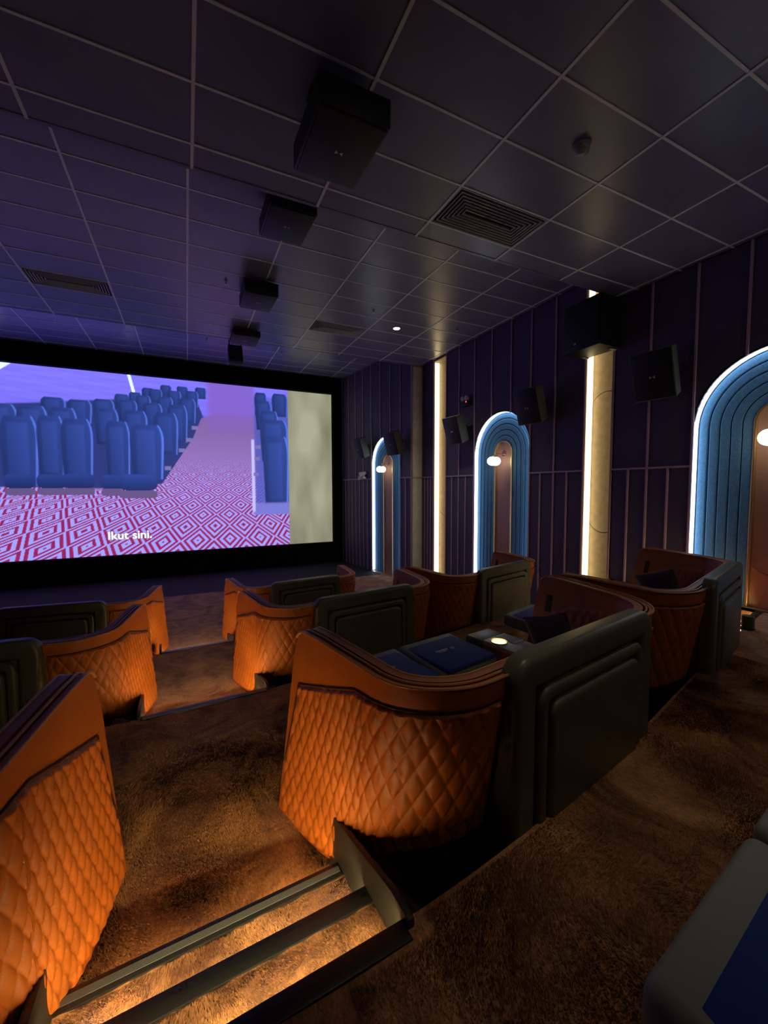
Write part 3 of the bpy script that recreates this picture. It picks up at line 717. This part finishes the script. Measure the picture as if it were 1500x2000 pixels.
def make_pod():
    root = thing('seating_pod','pod','seat pod',group='double leather seating pods')
    P = root
    pod_wall(.085,.045,0.0).obj('outer_shell','leather',P,smooth=True,angle=50)
    pod_wall(.030,-.030,-.004,zlo=.25).obj('inner_liner','leather_inner',P,smooth=True,angle=50)
    pod_wall(.046,.029,.028,zlo=.35).obj('rim_gap','black',P,smooth=True,angle=50)
    for s in (-1,1):
        quilt(s,.085,1,seam_out,lambda q:pod_bottom(q)+.012,lambda b_:.02+.10*max(0,(b_-.35)/.65),2.10,200,140,.070,.175,.015).obj('quilted_panel','leather',P,smooth=True,fix=False,angle=80)
        # stitched seam line above the quilting
        pts = [pod_plan(q,seam_out(q)+.006,.088,s) for q in [.125+.02*i for i in range(0,99)] if q<2.12]
        MB().tube(pts,.0042,6).obj('seam_line','seam',P,smooth=True)
        pts = [pod_plan(.015+.105*t**1.0,.36+.525*t,.088,s) for t in [i/14 for i in range(15)]]
        MB().tube(pts,.0042,6).obj('seam_line','seam',P,smooth=True)
        # piping on the two lips
        for off in (.080,.040,-.025):
            pts = [pod_plan(q,pod_top(q)+.002,off,s) for q in Q_S if q>.004]
            MB().tube(pts,.0065,6).obj('rim_piping','piping',P,smooth=True)
        # quilted pad and slot inside the wing
        def zs_in(q): return float(np.interp(q,[.25,.55,.9,2],[.90,1.0,1.03,1.03]))
        quilt(s,-.030,-1,zs_in,lambda q:.60,lambda b_:.30-.08*b_,1.9,90,36,.088,.20,.012).obj('inner_quilted_pad','leather_inner',P,smooth=True,fix=False,angle=80)
        q_,z_ = .17,.96
        a = pod_plan(q_,z_,-.032,s); b_ = pod_plan(q_+.07,z_,-.032,s)
        x = min(abs(a[0]),abs(b_[0]))
        mb = MB(); X_ = [pod_plan(q_,z_-.075,-.034,s),pod_plan(q_+.075,z_-.075,-.034,s),pod_plan(q_+.075,z_+.075,-.034,s),pod_plan(q_,z_+.075,-.034,s)]
        Y_ = [pod_plan(q_,z_-.075,-.020,s),pod_plan(q_+.075,z_-.075,-.020,s),pod_plan(q_+.075,z_+.075,-.020,s),pod_plan(q_,z_+.075,-.020,s)]
        mb.add(X_+Y_,[(0,1,2,3),(7,6,5,4),(0,4,5,1),(1,5,6,2),(2,6,7,3),(3,7,4,0)]); mb.obj('pocket_slot','black',P)
        # warm led under the pad
        pts = [pod_plan(.30-.075*t,.60+.30*t,-.036,s) for t in [i/10 for i in range(11)]]+[pod_plan(q,zs_in(q)+.004,-.036,s) for q in (.24,.28,.32,.36,.4)]
        MB().tube(pts[:7],.0028,6).obj('reading_led','pod_led',P,fix=True)
    # dark padded back panel made of three nested layers
    poly = rrect(-.650,.650,.10,1.205,.10); n = len(poly)
    vs_ = [(x,-.49,z) for x,z in poly]+[(x,-.445+.17*(1-z/1.2),z) for x,z in poly]
    bp = MB().add(vs_,[tuple(range(n)),tuple(range(2*n-1,n-1,-1))]+[(i,i+n,(i+1)%n+n,(i+1)%n) for i in range(n)]).obj('back_panel','olive',P,smooth=True,angle=35)
    pad_ring(.665,1.220,.115,.150,.10,-.535,-.44,.036).obj('back_panel_frame','olive',bp,smooth=True,angle=60)
    pad_ring(.511,1.066,.085,.070,.10,-.548,-.47,.026).obj('back_panel_frame','olive',bp,smooth=True,angle=60)
    MB().prism(rrect(-.436,.436,.10,.991,.070),-.562,-.47).obj('back_panel_centre','olive',bp,bevel=.026,seg=4)
    # plinth
    MB().prism([(-.88,0),(.88,0),(.88,.34),(-.88,.34)],-.34,.55).obj('plinth','plinth',P)
    # seats and consoles
    for s in (-1,1):
        cx = s*.32
        MB().box(cx-.305,cx+.305,-.18,.56,.34,.50).obj('seat_cushion','leather_inner',P,bevel=.05,seg=4)
        M = Matrix.Translation((cx,-.20,.45)) @ Matrix.Rotation(radians(14),4,'X')
        mb = MB().box(-.30,.30,-.07,.07,0,.40); mb.tf(M).obj('backrest','leather_inner',P,bevel=.05,seg=4)
        M = Matrix.Translation((cx,.58,.55)) @ Matrix.Rotation(radians(4),4,'X')
        MB().box(-.305,.305,.0,.60,-.13,.0).tf(M).obj('leg_rest','grey_leather',P,bevel=.035,seg=4)
        MB().box(cx-.05,cx+.05,.5,.95,.12,.45).obj('leg_rest_arm','black',P)
        c = MB().box(min(s*.66,s*.985),max(s*.66,s*.985),-.25,.80,.34,.60).obj('console','leather_inner',P,bevel=.02,seg=3)
        MB().box(min(s*.665,s*.98),max(s*.665,s*.98),.79,1.0,.05,.605).obj('console_front','olive',c,bevel=.02,seg=3)
        MB().box(min(s*.68,s*.965),max(s*.68,s*.965),.30,.80,.60,.612).obj('console_top','card',c,bevel=.004)
        if s < 0:
            cp = MB().box(-.95,-.70,.83,.97,.603,.616).obj('control_panel','black',c)
            for k in range(3):
                for l in range(2): MB().box(-.825-.09+.07*k,-.825-.045+.07*k,.85+.055*l,.885+.055*l,.615,.619).obj('button','white_plastic',cp)
    cup = MB().tube([(.745,.68,.613),(.745,.68,.618)],.062,22).obj('lit_tray','tray_glow',root)
    MB().tube([(.745,.68,.611),(.745,.68,.626)],.070,22,cap=False).obj('tray_rim','brass',cup,fix=False)
    mc = MB().box(.83,.955,.58,.79,.612,.618).obj('menu_card','card',root)
    for k in range(4): MB().box(.84+.03*k,.855+.03*k,.60,.77,.6175,.6195).obj('reflection_bar','card_dark',mc)  # dark bars leave pale stripes, a reflection painted onto the card
    return root
proto = make_pod()
PODS = [ # x, y, z, yaw, label
 (1.79,1.90,Z_A,10,'orange quilted double pod in the centre foreground, right of the lit steps'),
 (4.22,2.42,Z_A,16,'brown double pod at the far right in front of the large blue arch'),
 (-1.62,1.71,Z_A,-5,'orange pod at the left edge in the foreground, left of the lit steps'),
 (1.77,4.74,Z_B,8,'orange pod with dark back panel in the second row, right of the aisle'),
 (4.25,5.25,Z_B,14,'orange pod with olive back panel below the middle blue arch'),
 (-1.675,4.62,Z_B,-7,'orange pod in the second row at the left of the aisle'),
 (1.84,7.61,Z_C,7,'small orange pod in the front row, right of the aisle'),
 (-1.685,7.59,Z_C,-8,'small orange pod in the front row at the left of the aisle'),
 (1.53,-.64,Z_PLAT,8,'pod on the top tier whose grey leg rests show at the lower right corner')]
pods = []
for i,(x,y,z,yw,lab) in enumerate(PODS):
    p = proto if i==0 else copy_tree(proto)
    p.location = (x,y,z); p.rotation_euler = (0,0,radians(yw)); p['label'] = lab; pods.append(p)

for ch in list(pods[1].children):   # the far right pod has its left leg rest pushed out past a shorter console
    if ch.name.startswith('console') and ch.data.vertices[0].co.x < 0:
        for g in list(ch.children):
            if g.name.startswith(('console_front','control_panel')):
                for b_ in list(g.children): bpy.data.objects.remove(b_)
                bpy.data.objects.remove(g)
    elif ch.name.startswith('leg_rest') and not ch.name.startswith('leg_rest_arm') and sum(v.co.x for v in ch.data.vertices) < 0: ch.location = (-.16,.10,-.03)
# ---- blankets and cushions
def make_blanket():
    root = thing('folded_blanket','b','blanket',group='navy blankets on the leg rests')
    mb = MB(); nx,ny = 18,20
    def top(i,j):
        x = -.275+.55*i/(nx-1); y = .60+.55*j/(ny-1)
        return (x,y,.030+.006*sin(7*x+3*y)+.004*sin(17*y))
    mb.grid(top,nx,ny); b_ = MB().box(-.275,.275,.60,1.15,.0,.034)
    o = b_.obj('blanket_body','navy',root,bevel=.016,seg=3)
    lg = MB(); 
    lg.tube([(.06,.90,.0335),(.06,.90,.0365)],.022,14); lg.obj('green_mark','green_print',root)
    for k in range(6): MB().box(.015-.13+.022*k,.015-.115+.022*k,.905-.004*(k%2),.925,.0335,.036).obj('white_mark','white_print',root)
    for k in range(7): MB().box(-.10+.013*k,-.092+.013*k,.885,.892,.0335,.036).obj('white_mark','white_print',root)
    return root
def make_cushion():
    root = thing('throw_cushion','c','cushion',group='dark cushions inside the pods')
    mb = MB(); n = 15
    def P(i,j,s):
        u = -1+2*i/(n-1); v = -1+2*j/(n-1)
        h = .065*((1-u**4)*(1-v**4))**.6
        k = 1-.06*(1-abs(u))*(abs(v)**3)-.06*(1-abs(v))*(abs(u)**3)
        return (.21*u*k,s*h,.21*v*k)
    mb.grid(lambda i,j:P(i,j,1),n,n); mb.grid(lambda i,j:P(i,j,-1),n,n)
    mb.obj('cushion_cover','cushion',root,smooth=True,angle=70)
    return root
def place_on(pod, obj, x, y, z, rx=0, ry=0, rz=0):
    M = Matrix.Translation(pod.location) @ Matrix.Rotation(pod.rotation_euler.z,4,'Z') @ Matrix.Translation((x,y,z)) @ Matrix.Rotation(rz,4,'Z') @ Matrix.Rotation(ry,4,'Y') @ Matrix.Rotation(rx,4,'X')
    obj.matrix_world = M
NAMES = ['the centre foreground pod','the brown pod before the large arch','the left foreground pod','the second-row pod right of the aisle','the pod below the middle arch','the second-row pod left of the aisle','the front-row pod right of the aisle','the front-row pod left of the aisle','the top-tier pod at the lower right corner']
b0 = c0 = None
for pi_,pd in enumerate(pods):
    for s,nm in ((-1,'left'),(1,'right')):
        if pi_ in (5,6,7,3) : continue
        if b0 is None: b0 = make_blanket(); bl = b0
        else: bl = copy_tree(b0)
        bl['label'] = 'navy blanket on the %s leg rest of %s' % (nm,NAMES[pi_])
        place_on(pd,bl,s*.32-(.16 if pi_==1 and s<0 else 0),(.08 if pi_==1 and s<0 else -.02),.552-(.03 if pi_==1 and s<0 else 0))
    if pi_ in (0,1,4):
        if c0 is None: c0 = make_cushion(); cu = c0
        else: cu = copy_tree(c0)
        cu['label'] = 'dark square cushion propped in the right seat of '+NAMES[pi_]
        place_on(pd,cu,.80,.20,.765,rx=radians(-12),ry=radians(20),rz=radians(84))

# ================================================================== SPEAKERS
def bowtie(mb, cx, cz, s, y):
    mb.prism([(cx-s,cz-s*.6),(cx-s,cz+s*.6),(cx-.1*s,cz)],y,y+.003); mb.prism([(cx+s,cz-s*.6),(cx+s,cz+s*.6),(cx+.1*s,cz)],y,y+.003); return mb
def wall_speaker():
    """front faces local -y"""
    root = thing('wall_speaker','s','speaker',group='black surround speakers on the right wall')
    w_,h,d = .27,.33,.15
    mb = MB(); mb.add([(-w_,-d,-h),(w_,-d,-h),(w_*.72,d,-h*.92),(-w_*.72,d,-h*.92),(-w_,-d,h),(w_,-d,h),(w_*.72,d,h),(-w_*.72,d,h)],[(0,3,2,1),(4,5,6,7),(0,1,5,4),(1,2,6,5),(2,3,7,6),(3,0,4,7)])
    mb.obj('cabinet','speaker_side',root,bevel=.008)
    MB().box(-w_+.012,w_-.012,-d-.012,-d+.002,-h+.012,h-.012).obj('grille','speaker',root,bevel=.006)
    bowtie(MB(),.0,-.02,.035,-d-.016).obj('emblem','logo',root)
    MB().box(-.05,.05,d-.02,d+.16,-.05,.05).obj('bracket','black',root)
    return root
s0 = wall_speaker()
SPK = [(5.93,3.55,1.55,FR,'black wall speaker nearest the camera, left of the large blue arch'),
       (5.93,5.85,1.53,FR,'black wall speaker overlapping the top of the middle arch'),
       (5.93,8.25,1.38,FR,'black wall speaker between the narrow light column and the middle arch'),
       (5.52,10.75,1.28,F3,'black wall speaker overlapping the arch nearest the screen'),
       (5.30,12.75,1.30,F3,'smallest black wall speaker, nearest the screen')]
for i,(x,y,z,F,lab) in enumerate(SPK):
    s = s0 if i==0 else copy_tree(s0)
    s['label'] = lab; s.location = (x,y,z)
    ang = atan2(F.M[1][1],F.M[0][1])   # direction into the wall
    s.rotation_euler = (Matrix.Rotation(ang-pi/2,4,'Z') @ Matrix.Rotation(radians(5),4,'Z') @ Matrix.Rotation(radians(17),4,'X')).to_euler()
sub = thing('subwoofer','large black subwoofer box fixed above the warm light column','speaker',(5.97,4.64,2.17))
MB().box(-.25,.245,-.335,.335,0,.76).obj('cabinet','speaker',sub,bevel=.012)
MB().box(-.262,-.248,-.315,.315,.10,.74).obj('grille','black',sub,bevel=.004)
MB().box(-.266,-.26,.08,.12,.10,.13).obj('emblem','logo',sub)
for k in (-.25,.25): MB().box(.10,.25,k-.02,k+.02,-.012,.0).obj('bracket','vent',sub)

def ceiling_speaker(label, x, y, zc, hang, L=.74, W=.54, tilt=3, T=.20):
    root = thing('ceiling_speaker',label,'speaker',(x,y,zc),group='row of black ceiling speakers')
    M = Matrix.Translation((0,0,-hang)) @ Matrix.Rotation(radians(tilt),4,'X')
    b_ = MB().box(-W/2,W/2,-L/2,L/2,-T/2,T/2).tf(M).obj('cabinet','speaker',root,bevel=.012)
    MB().box(-W/2+.02,W/2-.02,-L/2+.02,L/2-.02,-T/2-.012,-T/2+.002).tf(M).obj('grille','black',root,bevel=.005)
    mb = MB(); s = .03
    mb.add([(-s,-.02,-T/2-.016),(-s,.02,-T/2-.016),(-.004,0,-T/2-.016),(s,-.02,-T/2-.016),(s,.02,-T/2-.016),(.004,0,-T/2-.016)],[(0,1,2),(3,5,4)]); mb.tf(M).obj('emblem','logo',root,fix=False)
    for sx in (-1,1): MB().box(sx*W*.42-.01,sx*W*.42+.01,-.03,.03,-hang,0).obj('bracket','black',root)
    MB().box(-W*.44,W*.44,-.06,.06,-.02,0).obj('mount_plate','black',root)
    return root
ceiling_speaker('largest black ceiling speaker, nearest the camera',1.15,3.18,CEIL_N,.24)
ceiling_speaker('second black ceiling speaker from the camera',1.19,5.15,CEIL_M,.22)
ceiling_speaker('third black ceiling speaker from the camera',1.22,7.55,CEIL_M,.16,L=.80)
ceiling_speaker('fourth black ceiling speaker, just before the far bulkhead',1.28,9.85,CEIL_M,.12,L=.70,W=.58,T=.12,tilt=0)
ceiling_speaker('farthest black ceiling speaker, hanging below the far ceiling',1.22,11.25,CEIL_F,.68,L=.46,W=.34,tilt=68)

# ================================================================== CEILING FITTINGS
def vent(label, b, z):
    x0,x1,y0,y1 = b; cx,cy = (x0+x1)/2,(y0+y1)/2; hx,hy = (x1-x0)/2-.014,(y1-y0)/2-.014
    root = thing('air_vent',label,'vent',(cx,cy,z),group='square louvred ceiling vents')
    MB().box(-hx,hx,-hy,hy,.012,.025).obj('backing','vent_back',root)
    n = 7
    for k in range(n):
        ay = hy*(1-k/n); ax = hx-(hy-ay); t = .013; mb = MB()
        if ay-t < .01: continue
        for (u0,v0,u1,v1) in ((-1,-1,1,-1),(1,-1,1,1),(1,1,-1,1),(-1,1,-1,-1)):
            p0 = (u0*ax,v0*ay); p1 = (u1*ax,v1*ay); q0 = (u0*(ax-t),v0*(ay-t)); q1 = (u1*(ax-t),v1*(ay-t))
            mb.add([(*p0,-.008),(*p1,-.008),(*q1,-.004),(*q0,-.004),(*p0,.010),(*p1,.010),(*q1,.012),(*q0,.012)],[(0,1,2,3),(7,6,5,4),(0,4,5,1),(2,6,7,3)])
        mb.obj('louvre','vent',root,fix=True)
    return root
vent('large square louvred vent in the near ceiling right of the speakers',VN,CEIL_N)
vent('louvred vent at the left of the purple ceiling',VM1,CEIL_M)
vent('louvred vent in the middle ceiling near the small downlight',VM2,CEIL_M)
def downlight(label, x, y, z, power=DOWNLIGHT, tilt=0, cone=110):
    root = thing('downlight',label,'downlight',(x,y,z),group='recessed ceiling downlights')
    MB().tube([(0,0,-.008),(0,0,.004)],.085,24).obj('bezel','white_plastic',root)
    MB().tube([(0,0,-.012),(0,0,-.008)],.070,24).obj('lens','downlight_glow',root)
    ld = bpy.data.lights.new('downlight_beam','SPOT'); ld.energy = power; ld.color = (1,.86,.62); ld.spot_size = radians(cone); ld.spot_blend = .8; ld.shadow_soft_size = .06
    lo = bpy.data.objects.new('downlight_beam',ld); COL.objects.link(lo); lo.parent = root; lo.location = (0,0,-.03); lo.rotation_euler = (radians(tilt),0,0)
    return root
downlight('small glowing downlight in the middle ceiling near the narrow light column',4.26,8.18,CEIL_M,DOWNLIGHT*4.5)
downlight('ceiling downlight above the top tier out of the frame',1.80,1.12,CEIL_N,DOWNLIGHT*2.2,0,44)
downlight('adjustable ceiling downlight over the rear wall behind the centre pod, out of the frame',2.2,-1.6,CEIL_N,DOWNLIGHT*.8,52)
downlight('adjustable ceiling downlight over the rear wall near the right wall, out of the frame',4.9,-1.6,CEIL_N,DOWNLIGHT*1.6,52)
def sprinkler(label,x,y,z,r=.018):
    root = thing('sprinkler_head',label,'sprinkler',(x,y,z),group='sprinkler heads on the ceiling')
    MB().tube([(0,0,.0),(0,0,-.006)],r*2,16).obj('escutcheon','grey_plastic',root,smooth=True)
    MB().tube([(0,0,-.006),(0,0,-.05)],r*.6,10).obj('stem','grey_plastic',root,smooth=True)
    MB().tube([(0,0,-.05),(0,0,-.055)],r*1.4,14).obj('deflector','white_plastic',root,smooth=True)
sprinkler('sprinkler head right of the small downlight',5.48,7.63,CEIL_M)
sprinkler('sprinkler head left of the third ceiling speaker',.70,7.59,CEIL_M)
sprinkler('sprinkler head above the louvred vent near the downlight',3.42,7.55,CEIL_M)
sprinkler('sprinkler head left of the farthest ceiling speaker',.62,12.4,CEIL_F)
sprinkler('sprinkler head right of the farthest ceiling speaker',2.7,12.7,CEIL_F)
sd = thing('smoke_detector','round grey smoke detector on the near ceiling','smoke detector',(3.19,2.63,CEIL_N))
MB().tube([(0,0,0),(0,0,-.025)],.075,24).obj('base','grey_plastic',sd,smooth=True,angle=30)
MB().tube([(0,0,-.025),(0,0,-.055),(0,0,-.075)],[.066,.060,.030],24).obj('dome','grey_plastic',sd,smooth=True,angle=50)
MB().tube([(.03,0,-.068),(.03,0,-.074)],.008,10).obj('indicator','white_plastic',sd)
em = thing('emergency_light','twin-spot emergency light with a red indicator on the purple wall','emergency light',(X_R-.05,8.25,2.07))
MB().box(-.03,.05,-.15,.15,-.12,.0).obj('housing','black',em,bevel=.01)
for k in (-.07,.07): 
    hd = MB().tube([(.02,k,.07),(-.06,k*1.1,.07)],[.045,.065],18).obj('lamp_head','grey_plastic',em,smooth=True)
    MB().tube([(-.06,k*1.1,.07),(-.065,k*1.1,.07)],.055,18).obj('lens','white_plastic',hd,smooth=True)
MB().box(-.036,-.03,-.06,-.03,-.03,.0).obj('indicator','red_led',em)
cm = thing('wall_camera','white twin spotlight fitting standing on the wall rail near the screen','spotlight',(5.53,13.05,.285))
MB().box(-.06,.06,-.05,.05,0,.06).obj('base','white_plastic',cm,bevel=.01)
MB().tube([(0,.0,.06),(0,.0,.14)],.02,10).obj('stem','white_plastic',cm,smooth=True)
MB().tube([(.05,-.05,.2),(-.12,.1,.14)],[.05,.085],18).obj('head','white_plastic',cm,smooth=True)
MB().tube([(.02,.06,.08),(-.10,.22,.02)],[.04,.07],18).obj('head','white_plastic',cm,smooth=True)
